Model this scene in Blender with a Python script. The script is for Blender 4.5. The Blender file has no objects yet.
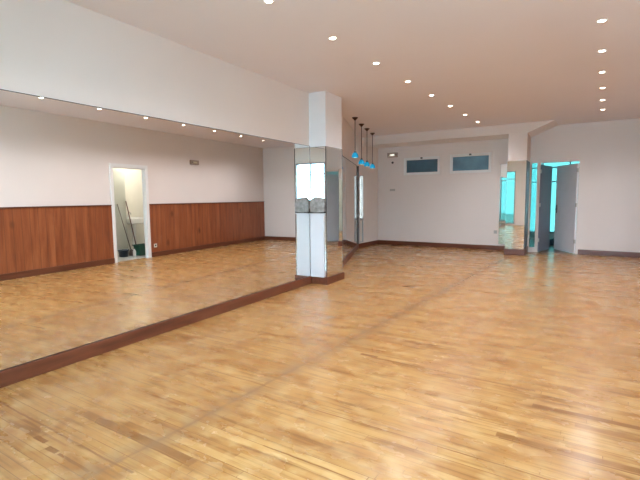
import bpy, bmesh, math
from mathutils import Vector, Matrix

C = bpy.context.scene.collection
PI = math.pi
# ---------------------------------------------------------------- measurements (metres)
T = 0.0469403            # the mirror wall runs slightly askew to the room
H = 2.994                # ceiling
YF = 11.807              # far wall
XR = 4.713               # panelled wall on the right
YB = -0.35               # shop-front wall behind
BASE = 0.115
FM = ((0, 0), (-math.sin(T), math.cos(T)))            # frame along the mirror wall (u forward, v into room)
A0 = Vector((-0.25, 6.50)); B0 = Vector((-1.90, 10.56))
AL = (B0 - A0).length
FA = ((A0.x, A0.y), tuple((B0 - A0).normalized()))    # frame along the alcove wall
FW = ((0, 0), (0, 1))                                 # world: u = y, v = x


# ---------------------------------------------------------------- materials
def newmat(name):
    m = bpy.data.materials.new(name); m.use_nodes = True
    nt = m.node_tree; b = nt.nodes['Principled BSDF']
    return m, nt, b


def N(nt, t, **kw):
    n = nt.nodes.new(t)
    for k, v in kw.items():
        if k in n.inputs: n.inputs[k].default_value = v
        else: setattr(n, k, v)
    return n


def mth(nt, op, a, b=None, c=None):
    n = nt.nodes.new('ShaderNodeMath'); n.operation = op
    for i, x in enumerate((a, b, c)):
        if x is None: continue
        if isinstance(x, (int, float)): n.inputs[i].default_value = x
        else: nt.links.new(x, n.inputs[i])
    return n.outputs[0]


def ramp(nt, src, stops):
    r = nt.nodes.new('ShaderNodeValToRGB'); el = r.color_ramp.elements
    while len(el) < len(stops): el.new(0.5)
    for e, (p, c) in zip(el, stops):
        e.position = p; e.color = (*c, 1) if len(c) == 3 else c
    nt.links.new(src, r.inputs[0]); return r.outputs[0]


def mix(nt, fac, a, b, mode='MIX'):
    n = nt.nodes.new('ShaderNodeMix'); n.data_type = 'RGBA'; n.blend_type = mode
    for i, x in ((0, fac), (6, a), (7, b)):
        if isinstance(x, (int, float)): n.inputs[i].default_value = x
        elif isinstance(x, tuple): n.inputs[i].default_value = (*x, 1)
        else: nt.links.new(x, n.inputs[i])
    return n.outputs[2]


def plain(name, col, rough=0.5, metal=0.0, var=0.04, scale=6.0, bump=0.0, emit=None, est=0.0, spec=0.5):
    m, nt, b = newmat(name)
    tc = N(nt, 'ShaderNodeTexCoord')
    no = N(nt, 'ShaderNodeTexNoise', Scale=scale, Detail=5.0)
    nt.links.new(tc.outputs['Object'], no.inputs['Vector'])
    c1 = tuple(max(0, c * (1 - var)) for c in col); c2 = tuple(min(1, c * (1 + var)) for c in col)
    nt.links.new(ramp(nt, no.outputs[0], [(0.3, c1), (0.7, c2)]), b.inputs['Base Color'])
    b.inputs['Roughness'].default_value = rough; b.inputs['Metallic'].default_value = metal
    b.inputs['Specular IOR Level'].default_value = spec
    if bump:
        n2 = N(nt, 'ShaderNodeTexNoise', Scale=scale * 30, Detail=3.0)
        nt.links.new(tc.outputs['Object'], n2.inputs['Vector'])
        bp = N(nt, 'ShaderNodeBump', Strength=bump, Distance=0.003)
        nt.links.new(n2.outputs[0], bp.inputs['Height']); nt.links.new(bp.outputs[0], b.inputs['Normal'])
    if emit:
        b.inputs['Emission Color'].default_value = (*emit, 1); b.inputs['Emission Strength'].default_value = est
    return m


def mirror_mat(name, tint=(0.86, 0.87, 0.86), rough=0.0):
    m, nt, b = newmat(name)
    tc = N(nt, 'ShaderNodeTexCoord')
    no = N(nt, 'ShaderNodeTexNoise', Scale=1.3, Detail=2.0)
    nt.links.new(tc.outputs['Object'], no.inputs['Vector'])
    nt.links.new(ramp(nt, no.outputs[0], [(0.3, tuple(c * .99 for c in tint)), (0.7, tint)]), b.inputs['Base Color'])
    b.inputs['Metallic'].default_value = 1; b.inputs['Roughness'].default_value = rough
    return m


def glass_mat(name, tint, gloss=0.08):
    m, nt, b = newmat(name); nt.nodes.remove(b)
    out = [n for n in nt.nodes if n.type == 'OUTPUT_MATERIAL'][0]
    tc = N(nt, 'ShaderNodeTexCoord'); no = N(nt, 'ShaderNodeTexNoise', Scale=0.8, Detail=2.0)
    nt.links.new(tc.outputs['Object'], no.inputs['Vector'])
    tr = N(nt, 'ShaderNodeBsdfTransparent'); gl = N(nt, 'ShaderNodeBsdfGlossy', Roughness=0.02)
    nt.links.new(ramp(nt, no.outputs[0], [(0.3, tuple(c * .95 for c in tint)), (0.7, tint)]), tr.inputs[0])
    mx = N(nt, 'ShaderNodeMixShader'); mx.inputs[0].default_value = gloss
    nt.links.new(tr.outputs[0], mx.inputs[1]); nt.links.new(gl.outputs[0], mx.inputs[2])
    nt.links.new(mx.outputs[0], out.inputs['Surface'])
    return m


def floor_mat():
    m, nt, b = newmat('worn_maple_strip_floor')
    tc = N(nt, 'ShaderNodeTexCoord'); ob = tc.outputs['Object']
    sx = N(nt, 'ShaderNodeSeparateXYZ'); nt.links.new(ob, sx.inputs[0]); X, Y = sx.outputs[0], sx.outputs[1]
    br = N(nt, 'ShaderNodeTexBrick', Scale=1.0)
    br.inputs['Mortar Size'].default_value = 0.0025; br.inputs['Mortar Smooth'].default_value = 0.3
    br.inputs['Brick Width'].default_value = 0.95; br.inputs['Row Height'].default_value = ROW
    br.inputs['Color1'].default_value = (0, 0, 0, 1); br.inputs['Color2'].default_value = (1, 1, 1, 1)
    br.inputs['Mortar'].default_value = (0.5, 0.5, 0.5, 1); br.offset = 0.0; br.offset_frequency = 1
    row = mth(nt, 'FLOOR', mth(nt, 'DIVIDE', Y, ROW))
    rn = N(nt, 'ShaderNodeTexWhiteNoise', noise_dimensions='1D'); nt.links.new(row, rn.inputs['W'])
    cx = N(nt, 'ShaderNodeCombineXYZ'); nt.links.new(mth(nt, 'ADD', X, mth(nt, 'MULTIPLY', rn.outputs[0], 9.0)), cx.inputs[0]); nt.links.new(Y, cx.inputs[1])
    nt.links.new(cx.outputs[0], br.inputs['Vector'])
    tone = ramp(nt, br.outputs['Color'], [(0.0, FLOOR[0]), (0.35, FLOOR[1]), (0.7, FLOOR[2]), (1.0, FLOOR[3])])
    # grain, stretched along the boards
    mp = N(nt, 'ShaderNodeMapping'); mp.inputs['Scale'].default_value = (1.3, 24, 1); nt.links.new(ob, mp.inputs[0])
    g = N(nt, 'ShaderNodeTexNoise', Scale=1.5, Detail=1.5, Roughness=0.5); nt.links.new(mp.outputs[0], g.inputs['Vector'])
    col = mix(nt, 0.8, tone, ramp(nt, g.outputs[0], [(0.30, (.55, .47, .40)), (0.50, (1, 1, 1)), (0.7, (1.0, 1, 1))]), 'MULTIPLY')
    # patches of varnish left and worn
    mp2 = N(nt, 'ShaderNodeMapping'); mp2.inputs['Scale'].default_value = (1.2, 2.0, 1); nt.links.new(ob, mp2.inputs[0])
    w = N(nt, 'ShaderNodeTexNoise', Scale=2.4, Detail=4.0, Roughness=0.55); nt.links.new(mp2.outputs[0], w.inputs['Vector'])
    col = mix(nt, ramp(nt, w.outputs[0], [(0.40, (0, 0, 0)), (0.68, (.8, .8, .8))]), col, FLOOR[4], 'MULTIPLY')
    w2 = N(nt, 'ShaderNodeTexNoise', Scale=5.5, Detail=3.0, Roughness=0.5); nt.links.new(mp2.outputs[0], w2.inputs['Vector'])
    col = mix(nt, ramp(nt, w2.outputs[0], [(0.46, (0, 0, 0)), (0.74, (.5, .5, .5))]), col, FLOOR[5])
    # thin dark cracks between some boards
    mp3 = N(nt, 'ShaderNodeMapping'); mp3.inputs['Scale'].default_value = (0.55, 15.15, 1); nt.links.new(ob, mp3.inputs[0])
    cr = N(nt, 'ShaderNodeTexNoise', Scale=1.0, Detail=2.0); nt.links.new(mp3.outputs[0], cr.inputs['Vector'])
    dark = mth(nt, 'MULTIPLY', br.outputs['Fac'], ramp(nt, cr.outputs[0], [(0.42, (.15, .15, .15)), (0.60, (1, 1, 1))]))
    col = mix(nt, dark, col, (.20, .085, .025))
    # old scars seen in the floor: (x0, x1, y, half width)
    nw = N(nt, 'ShaderNodeTexNoise', Scale=5.0, Detail=4.0); nt.links.new(ob, nw.inputs['Vector'])
    wob = mth(nt, 'MULTIPLY', mth(nt, 'SUBTRACT', nw.outputs[0], 0.5), 0.022)
    yy = mth(nt, 'ADD', Y, wob)
    for x0, x1, y, hw, s in SCARS:
        d = mth(nt, 'ABSOLUTE', mth(nt, 'SUBTRACT', yy, y))
        k = mth(nt, 'MULTIPLY', mth(nt, 'SUBTRACT', 1.0, mth(nt, 'DIVIDE', d, hw)), 2.5); k = mth(nt, 'MINIMUM', mth(nt, 'MAXIMUM', k, 0.0), 1.0)
        a = mth(nt, 'MULTIPLY', mth(nt, 'GREATER_THAN', X, x0), mth(nt, 'LESS_THAN', X, x1))
        f = mth(nt, 'MINIMUM', mth(nt, 'MULTIPLY', mth(nt, 'MULTIPLY', mth(nt, 'MULTIPLY', k, a), w2.outputs[0]), s * 4.0), 0.92)
        col = mix(nt, f, col, (.21, .085, .022))
    # seam across the boards where a partition once stood
    xl = mth(nt, 'SUBTRACT', X, mth(nt, 'ADD', mth(nt, 'MULTIPLY', Y, 0.037), 1.50))
    xl = mth(nt, 'ADD', xl, mth(nt, 'MULTIPLY', wob, 1.6))
    k = mth(nt, 'MAXIMUM', mth(nt, 'SUBTRACT', 1.0, mth(nt, 'DIVIDE', mth(nt, 'ABSOLUTE', xl), 0.022)), 0.0)
    col = mix(nt, mth(nt, 'MULTIPLY', k, .62), col, (.19, .095, .04))
    k = mth(nt, 'MAXIMUM', mth(nt, 'SUBTRACT', 1.0, mth(nt, 'DIVIDE', mth(nt, 'ABSOLUTE', xl), 0.16)), 0.0)
    col = mix(nt, mth(nt, 'MULTIPLY', mth(nt, 'MULTIPLY', k, ramp(nt, w2.outputs[0], [(.34, (0, 0, 0)), (.56, (1, 1, 1))])), .8), col, (.24, .13, .06))
    nt.links.new(col, b.inputs['Base Color'])
    rg = ramp(nt, w.outputs[0], [(0.3, (.17, .17, .17)), (0.7, (.34, .34, .34))]); nt.links.new(rg, b.inputs['Roughness'])
    b.inputs['Specular IOR Level'].default_value = 0.55
    bp = N(nt, 'ShaderNodeBump', Strength=0.25, Distance=0.002)
    hgt = mth(nt, 'SUBTRACT', mth(nt, 'MULTIPLY', g.outputs[0], 0.0), br.outputs['Fac'])
    nt.links.new(hgt, bp.inputs['Height']); nt.links.new(bp.outputs[0], b.inputs['Normal'])
    return m


def wood_mat(name, c1, c2, c3, plank=0.0, axis='Z', rough=0.35, knots=True):
    """stained wood; grain runs along 'axis'; plank > 0 draws grooves at that spacing along Y"""
    m, nt, b = newmat(name)
    tc = N(nt, 'ShaderNodeTexCoord'); ob = tc.outputs['Object']
    sx = N(nt, 'ShaderNodeSeparateXYZ'); nt.links.new(ob, sx.inputs[0])
    mp = N(nt, 'ShaderNodeMapping')
    mp.inputs['Scale'].default_value = (5, 5, 0.45) if axis == 'Z' else ((0.6, 9, 9) if axis == 'X' else (9, 0.6, 9))
    nt.links.new(ob, mp.inputs[0]); src = mp.outputs[0]
    g = N(nt, 'ShaderNodeTexNoise', Scale=2.2, Detail=6.0, Roughness=0.6, Distortion=0.6); nt.links.new(src, g.inputs['Vector'])
    col = ramp(nt, g.outputs[0], [(0.28, c1), (0.5, c2), (0.75, c3)])
    if plank:
        v = mth(nt, 'DIVIDE', sx.outputs[1], plank); fl = mth(nt, 'FLOOR', v)
        wn = N(nt, 'ShaderNodeTexWhiteNoise', noise_dimensions='1D'); nt.links.new(fl, wn.inputs['W'])
        col = mix(nt, 0.55, col, ramp(nt, wn.outputs[0], [(0, (.72, .64, .62)), (1, (1, 1, 1))]), 'MULTIPLY')
        fr = mth(nt, 'ABSOLUTE', mth(nt, 'SUBTRACT', mth(nt, 'SUBTRACT', v, fl), 0.5))
        gr = mth(nt, 'GREATER_THAN', fr, 0.47)
        col = mix(nt, mth(nt, 'MULTIPLY', gr, 0.45), col, (.05, .014, .006))
        bp = N(nt, 'ShaderNodeBump', Strength=0.5, Distance=0.004); nt.links.new(mth(nt, 'SUBTRACT', 1.0, gr), bp.inputs['Height'])
        nt.links.new(bp.outputs[0], b.inputs['Normal'])
    if knots:
        vo = N(nt, 'ShaderNodeTexVoronoi', Scale=1.0, Randomness=1.0)
        m2 = N(nt, 'ShaderNodeMapping'); m2.inputs['Scale'].default_value = (0.01, 2.6, 1.5); nt.links.new(ob, m2.inputs[0])
        nt.links.new(m2.outputs[0], vo.inputs['Vector'])
        col = mix(nt, ramp(nt, vo.outputs['Distance'], [(0.04, (.75, .75, .75)), (0.17, (0, 0, 0))]), col, (.07, .018, .008))
    nt.links.new(col, b.inputs['Base Color']); b.inputs['Roughness'].default_value = rough
    return m


FLOOR = [(.35, .170, .052), (.405, .212, .068), (.435, .240, .082), (.48, .275, .100), (.74, .58, .40), (.58, .385, .175)]
SCARS = [(1.90, 2.06, 3.375, .022, 1.2), (2.02, 3.3, 3.345, .010, .9), (3.31, 4.3, 3.105, .026, 1.1), (3.18, 4.5, 2.607, .034, .42), (3.2, 4.5, 2.57, .007, .9),
         (3.56, 4.5, 2.955, .030, .38), (.86, 1.9, 1.483, .034, .42), (.9, 1.9, 1.45, .006, .8), (.2, 1.7, 1.257, .007, .9), (.9, 1.02, 1.17, .016, 1.2), (1.08, 1.18, 1.15, .018, 1.2),
         (1.2, 1.5, 1.145, .010, .8), (1.1, 1.28, 6.35, .05, .8), (0.3, 1.6, 2.42, .006, .8), (1.9, 4.2, 2.30, .006, .8), (2.1, 3.6, 1.80, .006, .7)]
ROW = 0.058

M = {}
M['wall'] = plain('off_white_plaster', (.83, .757, .718), .75, bump=.12, var=.012, scale=1.5, spec=.3)
M['ceil'] = plain('cream_ceiling_paint', (.82, .77, .79), .6, bump=.05, var=.01, scale=1.2, spec=.3)
M['white'] = plain('white_gloss_paint', (.86, .85, .84), .4, var=.01)
M['whitew'] = plain('white_column_paint', (.89, .90, .93), .55, var=.01, bump=.05)
M['board'] = plain('white_laminate', (.74, .75, .79), .35, var=.008)
M['floor'] = floor_mat()
M['wains'] = wood_mat('red_brown_panelling', (.22, .056, .021), (.33, .098, .035), (.44, .15, .055), plank=.145, rough=.38)
M['baseY'] = wood_mat('baseboard_wood_y', (.09, .026, .013), (.15, .045, .021), (.21, .07, .034), axis='Y', rough=.35, knots=False)
M['baseX'] = wood_mat('baseboard_wood_x', (.09, .026, .013), (.15, .045, .021), (.21, .07, .034), axis='X', rough=.35, knots=False)
M['mirror'] = mirror_mat('silvered_glass')
M['edge'] = plain('mirror_edge_strip', (.30, .27, .25), .35, metal=.6)
M['seam'] = plain('dark_mirror_trim', (.07, .055, .05), .4, metal=.3)
M['glass'] = glass_mat('tinted_window_film', (.125, .245, .225))
M['clearpane'] = glass_mat('clear_door_glass', (.80, .95, .95))
M['clear'] = glass_mat('mint_glass', (.45, .43, .38))
M['frost1'] = plain('dark_teal_frosted_pane', (.07, .15, .21), .25, var=.15, scale=3)
M['frost2'] = plain('blue_frosted_pane', (.17, .33, .43), .25, var=.4, scale=1.6)
M['alu'] = plain('grey_aluminium', (.42, .44, .46), .4, metal=.6)
M['dgrey'] = plain('dark_grey_frame_paint', (.06, .065, .075), .45)
M['door'] = plain('blue_grey_door_paint', (.90, .88, .90), .45, var=.02)
M['leaf'] = plain('shaded_door_paint', (.20, .22, .28), .45, var=.03)  # door paint darkened to carry the shade of the leaf turned from light
M['pale'] = plain('pale_green_grey_door_paint', (.55, .57, .50), .45, var=.02)
M['bronze'] = plain('dark_bronze', (.10, .06, .05), .35, metal=.8)
M['blueglass'] = plain('turquoise_lit_glass', (.01, .22, .45), .15, emit=(.0, .30, .52), est=.55, var=.1)
M['bulb'] = plain('glowing_bulb', (1, 1, 1), .3, emit=(.35, .95, 1.0), est=1.3)
M['lampface'] = plain('lit_downlight_lens', (1, 1, 1), .3, emit=(1.0, .90, .74), est=22.0)
M['emlens'] = plain('lit_emergency_lens', (.9, .9, .85), .3, emit=(1.0, .93, .80), est=.7)
M['emdim'] = plain('unlit_emergency_lens', (.62, .56, .38), .3)
M['embody'] = plain('emergency_case', (.36, .29, .24), .4)
M['black'] = plain('black_plastic', (.02, .02, .022), .4)
M['steel'] = plain('brushed_steel', (.6, .6, .58), .3, metal=1)
M['tile'] = plain('white_tile', (.86, .83, .75), .3, var=.02)
M['tilefl'] = plain('grey_tile_floor', (.42, .42, .40), .4, var=.08)
M['ceramic'] = plain('white_ceramic', (.88, .88, .86), .15, var=.01)
M['green'] = plain('green_plastic', (.01, .085, .055), .4)
M['navy'] = plain('navy_plastic', (.03, .045, .07), .4)
M['stick'] = plain('dark_wooden_handle', (.14, .05, .035), .4)
M['greyh'] = plain('grey_metal_handle', (.16, .13, .12), .4)
M['bristle'] = plain('bristles', (.12, .10, .09), .9)
M['fuzz'] = plain('grey_fuzzy_stand_in', (.30, .29, .28), .95, var=.35, scale=18, bump=.6)  # surface of the made-up bundle at the near column
M['stand_in_d'] = plain('dark_grey_stand_in', (.07, .065, .065), .95, var=.3, scale=20)
M['pave'] = plain('pavement', (.45, .45, .43), .8, var=.08)
M['sock'] = plain('cream_socket_plastic', (.78, .72, .62), .4)
M['sockg'] = plain('grey_socket_plastic', (.50, .47, .44), .45)
M['paleW'] = plain('mint_wall_paint', (.70, .74, .70), .7, var=.01)


# ---------------------------------------------------------------- mesh helpers
class MB:
    def __init__(s): s.bm = bmesh.new()

    def box(s, F, u0, u1, v0, v1, z0, z1, bevel=0.0):
        """box in frame F: u along the frame direction, v to its right, z up"""
        (ox, oy), (dx, dy) = F; nx, ny = dy, -dx
        vs = []
        for u, v, z in ((u0, v0, z0), (u1, v0, z0), (u1, v1, z0), (u0, v1, z0), (u0, v0, z1), (u1, v0, z1), (u1, v1, z1), (u0, v1, z1)):
            vs.append(s.bm.verts.new((ox + dx * u + nx * v, oy + dy * u + ny * v, z)))
        fs = [s.bm.faces.new([vs[i] for i in q]) for q in ((3, 2, 1, 0), (4, 5, 6, 7), (0, 1, 5, 4), (1, 2, 6, 5), (2, 3, 7, 6), (3, 0, 4, 7))]
        bmesh.ops.recalc_face_normals(s.bm, faces=fs)
        if bevel:
            es = list({e for f in fs for e in f.edges})
            bmesh.ops.bevel(s.bm, geom=es, offset=bevel, segments=2, affect='EDGES', profile=.5)
        return s

    def prism(s, pts, y0, y1):
        """polygon in the x-z plane pulled from y0 to y1"""
        a = [s.bm.verts.new((x, y0, z)) for x, z in pts]; b = [s.bm.verts.new((x, y1, z)) for x, z in pts]
        fs = [s.bm.faces.new(a), s.bm.faces.new(b[::-1])]
        for i in range(len(a)):
            j = (i + 1) % len(a); fs.append(s.bm.faces.new((a[i], b[i], b[j], a[j])))
        bmesh.ops.recalc_face_normals(s.bm, faces=fs); return s

    def lathe(s, cx, cy, prof, seg=28):
        """profile [(r, z)] round the vertical axis"""
        rings = []
        for r, z in prof:
            if r < 1e-5: rings.append([s.bm.verts.new((cx, cy, z))])
            else: rings.append([s.bm.verts.new((cx + r * math.cos(2 * PI * k / seg), cy + r * math.sin(2 * PI * k / seg), z)) for k in range(seg)])
        fs = []
        for a, b in zip(rings, rings[1:]):
            for k in range(seg):
                q = [a[k % len(a)], a[(k + 1) % len(a)], b[(k + 1) % len(b)], b[k % len(b)]]
                q = list(dict.fromkeys(q))
                if len(q) > 2: fs.append(s.bm.faces.new(q))
        for f in fs: f.smooth = True
        bmesh.ops.recalc_face_normals(s.bm, faces=fs); return s

    def tube(s, p0, p1, r0, r1=None, seg=12):
        p0, p1 = Vector(p0), Vector(p1); r1 = r0 if r1 is None else r1
        d = (p1 - p0).normalized(); a = d.orthogonal().normalized(); b = d.cross(a)
        R = [[s.bm.verts.new(p + a * (r * math.cos(2 * PI * k / seg)) + b * (r * math.sin(2 * PI * k / seg))) for k in range(seg)] for p, r in ((p0, r0), (p1, r1))]
        fs = []
        for k in range(seg):
            f = s.bm.faces.new((R[0][k], R[0][(k + 1) % seg], R[1][(k + 1) % seg], R[1][k])); f.smooth = True; fs.append(f)
        fs += [s.bm.faces.new(R[0]), s.bm.faces.new(R[1][::-1])]
        bmesh.ops.recalc_face_normals(s.bm, faces=fs); return s

    def path(s, pts, r, seg=10):
        for a, b in zip(pts, pts[1:]): s.tube(a, b, r, seg=seg)
        return s

    def build(s, name, mat, parent=None, origin=None, mats=None):
        """link as ONE mesh object; vertices are given in room coordinates"""
        if parent is not None:
            o0 = Vector(parent['_o'])
        elif origin is not None: o0 = Vector(origin)
        else: o0 = Vector((0, 0, 0))
        for v in s.bm.verts: v.co -= o0
        me = bpy.data.meshes.new(name); s.bm.to_mesh(me); s.bm.free(); me.materials.append(mat)
        o = bpy.data.objects.new(name, me); C.objects.link(o)
        if parent is not None:
            o.parent = parent; o['_o'] = list(parent['_o'])
        else:
            o.location = o0; o['_o'] = list(o0)
        return o


def tag(o, label=None, cat=None, group=None, kind=None):
    if label: o['label'] = label
    if cat: o['category'] = cat
    if group: o['group'] = group
    if kind: o['kind'] = kind
    return o


def thing(name, label, cat, loc, group=None, kind=None):
    o = bpy.data.objects.new(name, None); o.empty_display_size = .1; C.objects.link(o); o.location = loc; o['_o'] = list(loc)
    return tag(o, label, cat, group, kind)


def struct(o, label, cat):
    return tag(o, label, cat, kind='structure')


def wall_grid(F, u0, u1, v0, v1, z0, z1, holes):
    """wall slab with rectangular holes (ua, ub, za, zb)"""
    mb = MB()
    us = sorted({u0, u1} | {h[0] for h in holes} | {h[1] for h in holes})
    for a, b in zip(us, us[1:]):
        m = (a + b) / 2; cuts = sorted([(h[2], h[3]) for h in holes if h[0] < m < h[1]]); z = z0
        for c, d in cuts:
            if c > z + 1e-6: mb.box(F, a, b, v0, v1, z, c)
            z = d
        if z < z1 - 1e-6: mb.box(F, a, b, v0, v1, z, z1)
    return mb


def frame_boxes(mb, F, u0, u1, z0, z1, w, v0, v1, bottom=True, bevel=0.0):
    mb.box(F, u0, u0 + w, v0, v1, z0, z1, bevel); mb.box(F, u1 - w, u1, v0, v1, z0, z1, bevel)
    mb.box(F, u0 + w, u1 - w, v0, v1, z1 - w, z1, bevel)
    if bottom: mb.box(F, u0 + w, u1 - w, v0, v1, z0, z0 + w, bevel)
    return mb


FFAR = ((0, YF), (1, 0))         # u = x, v toward the camera
FR = ((XR, 0), (0, -1))          # u = -y, v = -x from the right wall (into the room)
FB = ((0, YB), (-1, 0))          # u = -x, v = +y

# ---------------------------------------------------------------- the shell
struct(MB().box(FW, YB - .15, YF + .15, -2.3, XR + .08, -.12, 0).build('floor', M['floor']),
       'worn varnished maple strip floor with light and dark boards', 'floor')
struct(MB().box(FW, YB - .15, YF + .15, -2.3, XR + .15, H, H + .15).build('ceiling', M['ceil']),
       'smooth cream ceiling with two rows of recessed spotlights', 'ceiling')
UM = 5.856                       # front of the near column along the mirror wall
struct(MB().box(FM, YB - .1, 6.49, -.17, -.012, 0, H).build('wall_left', M['wall']),
       'off white wall carrying the big dance mirror', 'wall')
struct(MB().box(FA, -.04, AL + .12, -.15, -.012, 0, H).build('wall_alcove', M['wall']),
       'slanting off white wall behind the pendant lamps', 'wall')
WS = (10.645, 10.875, .14, 1.96)  # the slim window beside the alcove mirror
struct(wall_grid(((-1.9, 0), (0, 1)), 10.50, YF + .1, -.15, 0, 0, H, [WS]).build('wall_corner', M['wall']),
       'short off white wall in the far left corner', 'wall')
W1 = (-1.12, -.06, 1.955, 2.465); W2 = (.17, 1.25, 1.955, 2.485); DO = (2.330, 3.174, 0, 2.172); SL = (2.145, 2.296, .10, 2.165)
struct(wall_grid(FFAR, -2.1, XR + .15, -.15, 0, 0, H, [W1, W2, DO, SL]).build('wall_far', M['wall']),
       'off white far wall with two high slot windows and a doorway', 'wall')
RD = (-6.98, -6.125, 0, 2.075)
struct(wall_grid(FR, -YF, -YB + .15, -.08, 0, 0, H, [RD]).build('wall_right', M['wall']),
       'off white wall above reddish wood panelling, seen in the big mirror', 'wall')
BH = [(-1.27, -.35, .06, 2.50), (-3.15, -2.05, .45, 2.50), (-4.45, -3.30, .02, 2.50)]
struct(wall_grid(FB, -XR - .15, .3, -.15, 0, 0, H, BH).build('wall_back', M['wall']),
       'off white street wall with tall shop windows, seen only in mirrors', 'wall')

# beam with the sloping haunch over the far column
YC = 10.95
struct(MB().prism([(-2.0, H), (2.694, H), (2.168, 2.775), (-2.0, 2.775)], YC, YF).build('trim_1', M['wall']),
       'white ceiling beam along the far wall with one sloping end', 'beam')
# columns
struct(MB().box(FM, UM, 6.40, -.02, .284, 0, H).build('wall_column_near', M['whitew']),
       'near column, white above and mirror clad below', 'column')
FC2 = ((1.766, YC), (math.cos(T), math.sin(T)))
struct(MB().box(FC2, 0, .394, -.86, 0, 0, 2.775).build('wall_column_far', M['wall']),
       'far column, off white above and mirror clad below', 'column')

# baseboards
struct(MB().box(FM, YB, UM - .001, -.012, .022, 0, BASE + .004, .004).build('baseboard_left', M['baseY']),
       'deep reddish brown kick board under the big mirror', 'baseboard')
cb = MB()
cb.box(FM, UM - .024, 6.43, .284, .308, 0, BASE, .003); cb.box(FM, UM - .024, UM, .022, .284, 0, BASE, .003)
struct(cb.build('baseboard_column_near', M['baseY']), 'brown skirting wrapped round the near column', 'baseboard')
struct(MB().box(FA, .0, AL - .02, -.012, .022, 0, BASE - .01, .003).build('baseboard_alcove', M['baseY']),
       'brown skirting under the slanting mirror', 'baseboard')
struct(MB().box(((-1.9, 0), (0, 1)), 10.56, YF, 0, .018, 0, BASE, .003).build('baseboard_corner', M['baseY']),
       'brown skirting on the short corner wall', 'baseboard')
struct(MB().box(FFAR, -1.882, 1.766, 0, .018, 0, BASE, .003).build('baseboard_far', M['baseX']),
       'brown skirting along the far wall below the high windows', 'baseboard')
struct(MB().box(FFAR, 3.20, XR - .02, 0, .018, 0, BASE, .003).build('baseboard_far_right', M['baseX']),
       'brown skirting along the far wall right of the doorway', 'baseboard')
cb = MB(); cb.box(FC2, -.022, .416, 0, .022, 0, BASE + .03, .003); cb.box(FC2, .394, .416, -.80, 0, 0, BASE + .03, .003)
cb.box(FC2, -.022, 0, -.80, 0, 0, BASE + .03, .003)
struct(cb.build('baseboard_column_far', M['baseX']), 'brown skirting wrapped round the far column', 'baseboard')

# wood panelling on the right wall
WT = 1.245
for k, (a, b) in enumerate(((-YF + .001, -7.057), (-6.048, -YB - .001))):
    mb = MB().box(FR, a, b, 0, .016, 0, WT)
    o = mb.build('trim_%d' % (k + 2), M['wains'])
    struct(o, ['reddish brown plank panelling from the closet door to the far corner',
               'reddish brown plank panelling on the near side of the closet door'][k], 'panelling')
    mb = MB(); mb.box(FR, a, b, 0, .034, WT, WT + .02, .004)
    c = mb.build('cap_rail', M['baseY'], o)
    MB().box(FR, a, b, .016, .032, 0, BASE, .003).build('skirting', M['baseY'], o)


# ---------------------------------------------------------------- mirrors
def mirror(F, u0, u1, z0, z1, label, v=0.0, th=.006, edge=.006, seams=(), trim=M['edge'], tp=None):
    """wall mirror: glass sheet, edge strips and joints between its sheets"""
    (ox, oy), (dx, dy) = F
    t = thing('wall_mirror', label, 'mirror', (ox + dx * (u0 + u1) / 2 + dy * v, oy + dy * (u0 + u1) / 2 - dx * v, z0), 'wall mirrors')
    MB().box(F, u0 + edge, u1 - edge, v, v + th, z0 + edge, z1 - edge).build('mirror_glass', M['mirror'], t)
    mb = MB(); frame_boxes(mb, F, u0, u1, z0, z1, edge, v, v + th + .003)
    mb.build('edge_strip', trim, t)
    for s in seams:
        MB().box(F, s - .0015, s + .0015, v + th, v + th + .0012, z0 + edge, z1 - edge).build('joint', M['seam'], t)
    return t


MZ = 2.184
mirror(FM, YB + .01, UM - .002, BASE + .006, MZ, 'huge floor to ceiling height dance mirror on the left wall', v=-.008, th=.008, edge=.005, trim=M['seam'])
FCf = ((-math.sin(T) * UM, math.cos(T) * UM), (math.cos(T), math.sin(T)))   # near column, front face
mirror(FCf, .0, .284, BASE, 2.163, 'narrow mirror on the front of the near column above a white board', v=.0, edge=.003, trim=M['seam'])
FCs = ((-math.sin(T) * UM + math.cos(T) * .284, math.cos(T) * UM + math.sin(T) * .284), FM[1])
mirror(FCs, -.006, .544, BASE, 2.163, 'mirror on the right side of the near column, facing the room', v=.0, edge=.003, trim=M['seam'])
mirror(FA, .0, AL - .012, BASE - .008, 2.20, 'slanting mirror behind the column, under the blue pendant lamps', v=-.012, th=.008, edge=.012, trim=M['seam'])
mirror(FC2, -.012, .394, BASE + .03, 2.165, 'mirror on the front of the far column beside the doorway', v=.0, edge=.003)
FC2s = ((FC2[0][0] + math.cos(T) * .394, FC2[0][1] + math.sin(T) * .394), FM[1])
struct(MB().box(FC2s, .0, .78, 0, .008, BASE + .03, 2.165, .002).build('trim_6', M['dgrey']), 'dark grey panel on the doorway side of the far column', 'panel')
mirror(FFAR, 1.455, 1.742, .155, 2.16, 'narrow mirror strip on the far wall left of the far column', v=.0, edge=.003)

# white board on the near column, and a made-up bundle for the grey reflection
ox, oy = FCf[0]; dx, dy = FCf[1]
MB().box(FA, AL - .035, AL - .018, -.004, .030, BASE, 2.20, .003).build('end_strip', M['seam'], [o for o in C.objects if o.name == 'wall_mirror.003'][0])
t = thing('white_board', 'tall white board standing against the front of the near column', 'board',
          (ox + dx * .14 + dy * .03, oy + dy * .14 - dx * .03, BASE))
MB().box(FCf, .006, .250, .012, .034, BASE, 1.118, .002).build('panel', M['board'], t)
MB().box(FCf, .004, .252, .011, .066, 1.118, 1.130, .002).build('top_ledge', M['board'], t)


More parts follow.
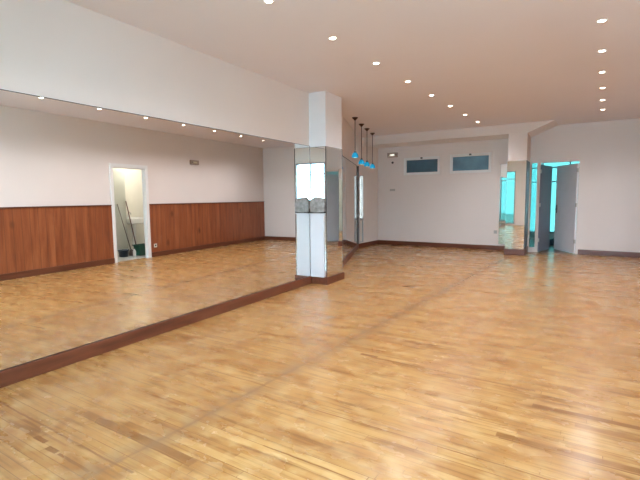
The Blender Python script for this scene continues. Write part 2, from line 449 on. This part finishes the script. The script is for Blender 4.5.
def bundle():
    bm = bmesh.new(); bmesh.ops.create_icosphere(bm, subdivisions=4, radius=1.0)
    for v in bm.verts:
        x, y, z = v.co
        x = math.copysign(abs(x) ** .9, x); z = math.copysign(abs(z) ** .75, z) if z > 0 else z
        n = math.sin(7 * x + 3 * z) * .035 + math.sin(11 * z + 5 * x + 2 * y) * .03 + math.sin(23 * x - 9 * z) * .012
        r = 1 + n; x, y, z = x * r, y * r, z * r
        if z < -.55: z = -.55 - (z + .55) * .05
        lo = 1 + .12 * max(0, -z)
        # local: u along the column front, v outwards
        u = .137 + x * .135 * lo; w = .038 + y * .029; h = 1.130 + (z + .55) * .165
        v.co = (ox + dx * u + dy * w, oy + dy * u - dx * w, h)
    for f in bm.faces: f.smooth = True
    m = MB(); m.bm.free(); m.bm = bm; return m


t = thing('stand_in_bundle', 'made-up rounded grey bundle for a blurred reflection, on the white board by the near column', 'stand_in',
          (ox + dx * .148 + dy * .038, oy + dy * .148 - dx * .038, 1.130))
bundle().build('stand_in_shape', M['fuzz'], t)
mb = MB()
mb.box(FCf, .012, .262, .012, .064, 1.130, 1.154, .009)
tag(mb.build('base', M['stand_in_d'], t), 'dark grey hem')

# ---------------------------------------------------------------- windows
# two high slot windows in the far wall
for k, (w, fm, lab) in enumerate(((W1, 'frost1', 'high white framed slot window with a dark teal pane, left of the pair'),
                                  (W2, 'frost2', 'high white framed slot window with a lighter blue pane, right of the pair'))):
    t = thing('window_%d' % (k + 1), lab, 'window', ((w[0] + w[1]) / 2, YF, w[2]), kind='structure')
    mb = MB(); frame_boxes(mb, FFAR, w[0] - .03, w[1] + .03, w[2] - .03, w[3] + .03, .045, 0, .012, bevel=.003); mb.build('architrave', M['wall'], t)
    mb = MB(); frame_boxes(mb, FFAR, w[0], w[1], w[2], w[3], .035, -.10, -.004, bevel=.003); mb.build('window_frame', M['white'], t)
    s = MB(); frame_boxes(s, FFAR, w[0] + .037, w[1] - .037, w[2] + .037, w[3] - .037, .048, -.075, .004, bevel=.004); s = s.build('sash', M['white'], t)
    MB().box(FFAR, w[0] + .085, w[1] - .085, -.05, -.042, w[2] + .085, w[3] - .085).build('pane', M[fm], s)
    cx = (w[0] + w[1]) / 2
    mb = MB().box(FFAR, cx - .028, cx + .028, .004, .022, w[3] - .062, w[3] - .022, .004); mb.box(FFAR, cx - .01, cx + .01, .022, .034, w[3] - .06, w[3] - .03, .003)
    mb.build('latch', M['black'], s)

# slim glazed window in the corner wall
FS = ((-1.9, 0), (0, 1))
t = thing('window_3', 'tall slim mint coloured window at the end of the slanting mirror', 'window', (-1.9, 10.76, WS[2]), kind='structure')
mb = MB(); frame_boxes(mb, FS, WS[0], WS[1], WS[2], WS[3], .016, -.1, .004, bevel=.002); mb.build('window_frame', M['alu'], t)
MB().box(FS, WS[0] + .016, WS[1] - .016, -.05, -.044, .80, WS[3] - .016).build('pane', M['clear'], t)
MB().box(FS, WS[0] + .016, WS[1] - .016, -.07, -.02, .74, .80, .003).build('cross_bar', M['alu'], t)
MB().box(FS, WS[0] + .016, WS[1] - .016, -.06, -.035, WS[2] + .016, .74).build('lower_panel', M['tile'], t)

# shop-front windows behind the camera
for k, b in enumerate(BH):
    labs = ['wide shop window with cyan tinted glass, seen in the far column mirror', 'clear shop window in the middle of the street wall',
            'clear glazed street door behind the camera']
    t = thing('window_%d' % (k + 4), labs[k], 'window', (-(b[0] + b[1]) / 2, YB, b[2]), kind='structure')
    mb = MB(); frame_boxes(mb, FB, b[0], b[1], b[2], b[3], .045, -.12, .01, bevel=.003)
    mb.build('window_frame', M['alu'], t)
    n = 2
    for q in range(1, n):
        u = b[0] + (b[1] - b[0]) * q / n
        MB().box(FB, u - .02, u + .02, -.10, -.02, b[2] + .045, b[3] - .045, .003).build('mullion', M['alu'], t)
    MB().box(FB, b[0] + .045, b[1] - .045, -.10, -.02, 2.12, 2.15, .003).build('transom_bar', M['alu'], t)
    MB().box(FB, b[0] + .045, b[1] - .045, -.07, -.064, b[2] + .045, b[3] - .045).build('pane', M['clearpane' if k else 'glass'], t)

# ---------------------------------------------------------------- doorway in the far wall and the room beyond
mb = MB(); frame_boxes(mb, FFAR, DO[0], DO[1], 0, DO[3], .022, -.15, .006, bottom=False, bevel=.002)
struct(mb.build('trim_4', M['wall']), 'thin white lining of the far doorway', 'door frame')


def leaf(name, hinge, end, z1, mat, label, th=.04, handle=True, flip=1, hz=1.03):
    h = Vector(hinge); e = Vector(end); L = (e - h).length; d = (e - h) / L
    F = (tuple(h), tuple(d))
    t = thing(name, label, 'door', (h.x, h.y, .012), kind='structure')
    MB().box(F, .0, L, -th / 2, th / 2, .012, z1, .003).build('door_leaf', mat, t)
    for zz in (.25, 1.1, 1.9):
        MB().box(F, -.012, .02, -th / 2 - .003, th / 2 + .003, zz, zz + .09, .002).build('hinge', M['steel'], t)
    if handle:
        mb = MB()
        hx, hy = h.x + d.x * (L - .07), h.y + d.y * (L - .07); nx, ny = d.y, -d.x
        for sgn in (1, -1):
            mb.box(F, L - .09, L - .05, sgn * th / 2 if sgn > 0 else -th / 2 - .008, th / 2 + .008 if sgn > 0 else -th / 2, hz - .1, hz + .1, .002)
            p = Vector((hx, hy, hz)) + Vector((nx, ny, 0)) * sgn * (th / 2 + .008); q = p + Vector((nx, ny, 0)) * sgn * .045
            mb.tube(p, q, .009); mb.tube(q, q - Vector((d.x, d.y, 0)) * .11, .009)
        mb.build('handle', M['bronze'], t)
    return t


leaf('door_1', (3.132, YF + .012), (2.655, 12.62), 2.10, M['door'], 'blue grey door standing open on the right of the far doorway')
leaf('door_2', (2.358, YF + .012), (2.515, 12.62), 2.10, M['leaf'], 'door leaf with its shade painted in, folded back on the left of the far doorway', handle=False)

# room beyond: floor, walls, window wall
YR = 15.6
t = thing('window_8', 'slim floor to head height sidelight between the far column and the doorway', 'window', (2.22, YF, SL[2]), kind='structure')
mb = MB(); frame_boxes(mb, FFAR, SL[0], SL[1], SL[2], SL[3], .012, -.12, .004); mb.build('window_frame', M['wall'], t)
MB().box(FFAR, SL[0] + .012, SL[1] - .012, -.06, -.054, SL[2] + .012, SL[3] - .012).build('pane', M['clearpane'], t)
struct(MB().box(FW, YF + .15, YR + .1, 1.1, 4.2, -.12, 0).build('floor_back_room', M['baseX']), 'grey floor of the room beyond the doorway', 'floor')
struct(MB().box(FW, YF + .15, YR + .1, 1.1, 4.2, H, H + .1).build('ceiling_back_room', M['ceil']), 'ceiling of the room beyond the doorway', 'ceiling')
struct(MB().box(FW, YF + .15, YR, 1.0, 1.1, 0, H).build('wall_back_room_left', M['wall']), 'left wall of the room beyond the doorway', 'wall')
struct(MB().box(FW, YF + .15, YR, 4.2, 4.3, 0, H).build('wall_back_room_right', M['wall']), 'right wall of the room beyond the doorway', 'wall')
FBR = ((0, YR), (1, 0))
BR = (1.35, 3.95, .18, 2.75)
struct(wall_grid(FBR, 1.0, 4.3, -.12, 0, 0, H, [BR]).build('wall_back_room_far', M['wall']), 'window wall of the room beyond the doorway', 'wall')
t = thing('window_7', 'big cyan window seen through the far doorway', 'window', (2.65, YR, BR[2]), kind='structure')
mb = MB(); frame_boxes(mb, FBR, BR[0], BR[1], BR[2], BR[3], .05, -.1, .01); mb.build('window_frame', M['alu'], t)
for u in (2.0, 2.75, 3.35): MB().box(FBR, u - .02, u + .02, -.09, -.02, BR[2] + .05, BR[3] - .05).build('mullion', M['alu'], t)
for z in (1.78, 2.22): MB().box(FBR, BR[0] + .05, BR[1] - .05, -.09, -.015, z, z + .035).build('transom_bar', M['alu'], t)
MB().box(FBR, BR[0] + .05, BR[1] - .05, -.06, -.054, BR[2] + .05, BR[3] - .05).build('pane', M['glass'], t)


def bag(x, y, w, d, h, name, label, cat, mat, strap=True):
    t = thing(name, label, cat, (x, y, 0))
    mb = MB(); mb.box(((x, y), (1, 0)), -w / 2, w / 2, -d / 2, d / 2, 0, h, min(w, d, h) * .22)
    for v in mb.bm.verts:
        k = v.co.z / h; v.co.x = x + (v.co.x - x) * (1.0 - .18 * k); v.co.y = y + (v.co.y - y) * (1.0 - .3 * k)
    mb.build('bag_body', mat, t)
    pts = [Vector((x + w * .22 * math.cos(a), y - d * .3, h * .93 + h * .35 * math.sin(a))) for a in [PI * i / 8 for i in range(9)]]
    MB().path(pts, .008).build('strap', M['black'], t)


bag(2.36, 13.35, .24, .3, .30, 'holdall', 'black bag standing upright on the floor just inside the far doorway', 'bag', M['black'])
bag(2.60, 13.75, .36, .3, .17, 'sports_bag', 'low dark bag lying beside the upright one beyond the doorway', 'bag', M['navy'])


# ---------------------------------------------------------------- closet behind the right wall
CX0, CX1, CY0, CY1 = XR + .08, 6.15, 5.75, 8.3
struct(MB().box(FW, CY0 - .1, CY1 + .1, CX0, CX1 + .1, -.12, 0).build('floor_closet', M['tilefl']), 'grey tiled closet floor', 'floor')
struct(MB().box(FW, CY0 - .1, CY1 + .1, CX0, CX1 + .1, 2.6, 2.7).build('ceiling_closet', M['white']), 'white closet ceiling', 'ceiling')
struct(MB().box(FW, CY0 - .1, CY1 + .1, CX1, CX1 + .1, 0, 2.6).build('wall_closet_back', M['tile']), 'cream tiled closet back wall', 'wall')
struct(MB().box(FW, CY0 - .1, CY0, CX0, CX1, 0, 2.6).build('wall_closet_near', M['paleW']), 'near side wall of the closet', 'wall')
struct(MB().box(FW, CY1, CY1 + .1, CX0, CX1, 0, 2.6).build('wall_closet_far', M['tile']), 'far side wall of the closet', 'wall')
mb = MB()
frame_boxes(mb, FR, RD[0] - .075, RD[1] + .075, 0, RD[3] + .075, .075, 0, .028, bottom=False, bevel=.004)
frame_boxes(mb, FR, RD[0], RD[1], 0, RD[3], .012, -.08, .0, bottom=False)
struct(mb.build('trim_5', M['white']), 'white door frame round the broom closet opening', 'door frame')
struct(MB().box(FW, CY0, 7.27, 5.75, CX1, 0, 2.6).build('wall_closet_pier', M['pale']), 'pale green grey duct wall inside the broom closet', 'wall')

# sink on the closet back wall
t = thing('wash_basin', 'white wash basin with a small tap on the closet wall', 'sink', (5.95, 7.66, .74))
mb = MB(); mb.box(FW, 7.44, 7.88, 5.80, CX1 - .002, .74, .91, .03)
mb.bm.faces.ensure_lookup_table()
tp = max(mb.bm.faces, key=lambda f: (f.calc_center_median().z, f.calc_area()))
r = bmesh.ops.inset_region(mb.bm, faces=[tp], thickness=.04); bmesh.ops.translate(mb.bm, verts=tp.verts, vec=(0, 0, -.10))
mb.build('basin', M['ceramic'], t)
MB().lathe(5.98, 7.66, [(.07, .74), (.055, .5), (.05, .0)]).build('pedestal', M['ceramic'], t)
MB().path([(6.09, 7.60, .80), (6.09, 7.60, 1.02), (6.02, 7.60, 1.04), (5.98, 7.60, .99)], .013).build('tap', M['steel'], t)

# broom, mop, dustpan bin, bucket, bottle
t = thing('broom', 'dark handled broom leaning back behind the green tub in the closet', 'broom', (5.46, 7.30, 0))
MB().tube((5.46, 7.30, .12), (5.735, 7.262, 1.336), .014, .012).build('handle', M['stick'], t)
MB().box(FW, 7.21, 7.44, 5.435, 5.485, .09, .14, .008).build('broom_head', M['stick'], t)
MB().box(FW, 7.20, 7.45, 5.43, 5.49, .0, .09, .008).build('bristles', M['bristle'], t)
t = thing('mop', 'mop with a thin dark handle leaning on the pale closet wall beside the broom', 'mop', (5.44, 7.11, 0))
MB().tube((5.44, 7.11, .10), (5.735, 7.01, 1.265), .012, .010).build('handle', M['greyh'], t)
MB().lathe(5.44, 7.11, [(0, .16), (.04, .13), (.065, .05), (.06, .0), (0, .0)], 18).build('mop_head', M['bristle'], t)


def tub(name, label, cat, x, y, rb, rt, h, mat, sx=1.0):
    t = thing(name, label, cat, (x, y, 0))
    mb = MB().lathe(x, y, [(0, 0), (rb, 0), (rt, h), (rt + .012, h), (rt + .012, h - .02), (rt + .004, h - .025), (rt - .008, h - .004), (rb - .008, .012), (0, .012)])
    mb.build('tub_body', mat, t)
    pts = [Vector((x + rt * math.cos(a), y + .02, h - .01 + rt * .5 * math.sin(a))) for a in [PI * i / 10 for i in range(11)]]
    MB().path(pts, .004, 6).build('handle', M['steel'], t)


tub('mop_bucket', 'low navy bucket on the closet floor left of the white bottle', 'bucket', 5.42, 6.87, .10, .12, .17, M['navy'])
# square green bin
t = thing('waste_tub', 'dark green square tub standing on the closet floor beside the bucket', 'bin', (5.28, 7.28, 0))
mb = MB(); mb.box(FW, 7.12, 7.44, 5.17, 5.39, 0, .26, .015)
for v in mb.bm.verts:
    k = .84 + .16 * v.co.z / .26; v.co.x = 5.28 + (v.co.x - 5.28) * k; v.co.y = 7.28 + (v.co.y - 7.28) * k
mb.bm.faces.ensure_lookup_table(); tp = max(mb.bm.faces, key=lambda f: (round(f.calc_center_median().z, 3), f.calc_area()))
bmesh.ops.inset_region(mb.bm, faces=[tp], thickness=.012); bmesh.ops.translate(mb.bm, verts=tp.verts, vec=(0, 0, -.2))
mb.build('tub_body', M['green'], t)
mb = MB(); mb.box(FW, 7.108, 7.452, 5.158, 5.172, .245, .268); mb.box(FW, 7.108, 7.452, 5.388, 5.402, .245, .268)
mb.box(FW, 7.104, 7.122, 5.158, 5.402, .246, .267); mb.box(FW, 7.438, 7.456, 5.158, 5.402, .246, .267)
mb.build('rim', M['green'], t)
t = thing('cleaner_bottle', 'small white cleaner bottle between bucket and green tub', 'bottle', (5.19, 6.99, 0))
MB().lathe(5.19, 6.99, [(0, 0), (.035, 0), (.037, .01), (.037, .13), (.014, .17), (.014, .185), (0, .185)], 20).build('bottle_body', M['ceramic'], t)
MB().lathe(5.19, 6.99, [(0, .21), (.017, .21), (.017, .185), (0, .185)], 16).build('cap', M['navy'], t)


# ---------------------------------------------------------------- small wall fittings
def socket(F, u, z, v, label, r=.028, w=.08, mat='sock', nm='wall_socket', cat='socket', h=None, hole='black'):
    (ax, ay), (bx, by) = F; h = h or w
    t = thing(nm, label, cat, (ax + bx * u + by * v, ay + by * u - bx * v, z))
    MB().box(F, u - w / 2, u + w / 2, v, v + .01, z - h / 2, z + h / 2, .003).build('cover_plate', M[mat], t)
    if r:
        mb = MB(); p = Vector((ax + bx * u + by * (v + .009), ay + by * u - bx * (v + .009), z)); n = Vector((by, -bx, 0))
        mb.tube(p, p + n * .004, r, seg=20); mb.build('outlet_well', M[hole], t)
    return t


socket(FFAR, 1.377, .46, 0, 'small grey socket low on the far wall beside the mirror strip', r=.022, w=.085, mat='sockg', hole='alu')
socket(FR, -7.19, .27, .016, 'round cream socket on the wood panelling beside the closet door', r=.022, w=.085)
socket(FFAR, -1.442, 1.568, 0, 'small flat switch plate on the far wall below the emergency lamp', r=0, w=.16, h=.06, mat='sockg', nm='switch_plate', cat='switch')


def emergency(F, u, z, w, h, lens, label):
    (ax, ay), (bx, by) = F
    t = thing('emergency_light', label, 'emergency light', (ax + bx * u, ay + by * u, z - h / 2))
    MB().box(F, u - w / 2, u + w / 2, 0, .06, z - h / 2, z + h / 2, .01).build('case', M['embody'], t)
    mb = MB().box(F, u - w * .22, u + w * .22, .06, .072, z - h * .2, z + h * .16, .006); mb.build('lens', M[lens], t)
    MB().box(F, u + w * .33, u + w * .42, .06, .065, z - h * .1, z + h * .1, .002).build('indicator', M['black'], t)


emergency(FFAR, -1.435, 2.55, .31, .13, 'emlens', 'brown emergency lamp with a lit white lens on the far wall')
emergency(FR, -8.60, 2.325, .30, .12, 'emdim', 'small emergency lamp on the panelled wall, seen in the big mirror')
t = thing('wall_sensor', 'tiny black round sensor on the far wall below the emergency lamp', 'sensor', (-1.44, YF, 2.34))
mb = MB().tube((-1.44, YF, 2.34), (-1.44, YF - .008, 2.34), .032, seg=18); mb.build('rose', M['bronze'], t)
MB().tube((-1.44, YF - .008, 2.34), (-1.44, YF - .035, 2.34), .018, .024, seg=18).build('sensor_dome', M['black'], t)

# ---------------------------------------------------------------- recessed spotlights
LX = {'left': 1.251, 'right': 3.562}; Y0, DY = 2.985, 1.028
order = ['nearest the far wall', 'second from the far wall', 'third from the far wall', 'fourth from the far wall', 'fifth from the far wall',
         'sixth from the far wall', 'seventh from the far wall', 'eighth from the far wall', 'ninth from the far wall', 'tenth from the far wall', 'eleventh from the far wall']
proto = None
LAMP = (.96, .95, 1.0)


def make_spot():
    t = thing('ceiling_spotlight', 'x', 'ceiling light', (0, 0, 0), 'recessed ceiling spotlights')
    MB().lathe(0, 0, [(.030, -.001), (.040, -.006), (.046, -.004), (.047, .0), (.030, .0)], 24).build('trim_ring', M['white'], t)
    MB().lathe(0, 0, [(0, -.003), (.029, -.003), (.029, 0), (0, 0)], 24).build('lens', M['lampface'], t)
    return t


for side, x in LX.items():
    for k in range(-2, 8):
        y = Y0 + DY * k
        if proto is None: o = proto = make_spot()
        else:
            o = proto.copy(); C.objects.link(o)
            for ch in proto.children:
                c = ch.copy(); C.objects.link(c); c.parent = o
        o.location = (x, y, H)
        o['label'] = 'small round recessed ceiling spotlight in the %s row, %s' % (side, order[7 - k])
        ld = bpy.data.lights.new('spotlight_beam', 'SPOT'); ld.energy = 24.0
        ld.spot_size = 2.5; ld.spot_blend = .9; ld.shadow_soft_size = .03; ld.color = LAMP
        lo = bpy.data.objects.new('spotlight_beam', ld); C.objects.link(lo); lo.location = (0, 0, -.02); lo.parent = o

# ---------------------------------------------------------------- pendants
def make_pendant(drop):
    t = thing('pendant_lamp', 'x', 'pendant lamp', (0, 0, 0), 'blue pendant lamps'); e = -drop
    MB().lathe(0, 0, [(0, 0), (.062, 0), (.060, -.012), (.030, -.040), (.012, -.062), (0, -.062)], 28).build('canopy', M['bronze'], t)
    MB().tube((0, 0, -.05), (0, 0, .10 + e), .0075, seg=10).build('rod', M['bronze'], t)
    MB().lathe(0, 0, [(0, .135 + e), (.016, .13 + e), (.030, .10 + e), (.034, .085 + e), (0, .085 + e)], 20).build('socket_cap', M['black'], t)
    MB().lathe(0, 0, [(.026, .100 + e), (.045, .088 + e), (.062, .055 + e), (.070, .020 + e), (.066, e), (.062, e), (.066, .020 + e),
                      (.058, .053 + e), (.042, .084 + e), (.024, .094 + e)], 28).build('lamp_shade', M['blueglass'], t)
    MB().lathe(0, 0, [(0, .085 + e), (.018, .080 + e), (.034, .050 + e), (.040, .022 + e), (.030, .004 + e), (0, -.004 + e)], 20).build('bulb', M['bulb'], t)
    return t


for k, (x, y) in enumerate(((-.691, 8.134), (-.953, 8.931), (-1.145, 9.587), (-1.364, 10.337))):
    lab = 'small blue glass pendant lamp on a thin dark rod, %s' % ['first from the near column', 'second from the near column', 'third from the near column', 'nearest the far wall'][k]
    if k == 0: o = make_pendant(.805)
    elif k == 1: o = proto = make_pendant(.885)
    else:
        o = proto.copy(); C.objects.link(o)
        for ch in proto.children:
            c = ch.copy(); C.objects.link(c); c.parent = o
    o['label'] = lab; o.location = (x, y, H)

# street outside
struct(MB().box(FW, -14, YB - .15, -8, 14, -.12, -.02).build('floor_pavement', M['pave']), 'grey pavement outside the shop windows', 'pavement')

# closet lamp and back room lamp
def lamp(name, loc, e, col, r, label, cat='ceiling light'):
    t = thing(name, label, cat, loc)
    MB().lathe(loc[0], loc[1], [(0, loc[2]), (.12, loc[2]), (.12, loc[2] - .02), (.10, loc[2] - .06), (0, loc[2] - .08)]).build('diffuser', M['emlens'], t)
    ld = bpy.data.lights.new(name + '_light', 'POINT'); ld.energy = e; ld.color = col; ld.shadow_soft_size = r
    lo = bpy.data.objects.new(name + '_light', ld); C.objects.link(lo); lo.location = (0, 0, -.2); lo.parent = t
lamp('closet_lamp', (5.40, 7.4, 2.6), 20, (1, .95, .85), .08, 'round lit ceiling lamp inside the broom closet')

# ---------------------------------------------------------------- daylight
w = bpy.data.worlds.new('World'); bpy.context.scene.world = w; w.use_nodes = True
nt = w.node_tree; bg = nt.nodes['Background']
tc = N(nt, 'ShaderNodeTexCoord'); sx = N(nt, 'ShaderNodeSeparateXYZ'); nt.links.new(tc.outputs['Generated'], sx.inputs[0])
col = ramp(nt, mth(nt, 'ADD', mth(nt, 'MULTIPLY', sx.outputs[2], 0.5), 0.5), [(.45, (.64, .79, 1.0)), (.62, (.64, .79, 1.0)), (1, (.70, .82, 1))])
nt.links.new(col, bg.inputs[0]); bg.inputs[1].default_value = 22

# ---------------------------------------------------------------- camera
f, yaw, pitch, roll = 440.745, .569904, -.0965096, -.0098007
r0 = Vector((math.cos(yaw), math.sin(yaw), 0)); d0 = Vector((-math.sin(yaw), math.cos(yaw), 0)); u0 = Vector((0, 0, 1))
d = d0 * math.cos(pitch) + u0 * math.sin(pitch); u = -d0 * math.sin(pitch) + u0 * math.cos(pitch)
rr = r0 * math.cos(roll) + u * math.sin(roll); uu = -r0 * math.sin(roll) + u * math.cos(roll)
cam = bpy.data.cameras.new('Camera'); co = bpy.data.objects.new('Camera', cam); C.objects.link(co)
co.matrix_world = Matrix(((rr.x, uu.x, -d.x, 3.6444), (rr.y, uu.y, -d.y, 0.0), (rr.z, uu.z, -d.z, 1.38), (0, 0, 0, 1)))
cam.sensor_width = 36; cam.lens = f / 640 * 36; cam.clip_start = .02; cam.clip_end = 200
bpy.context.scene.camera = co
for o in list(bpy.data.objects):
    if '_o' in o: del o['_o']
vs = bpy.context.scene.view_settings
vs.view_transform = 'Standard'; vs.look = 'None'; vs.exposure = 0.5; vs.gamma = 1.0; vs.use_curve_mapping = False
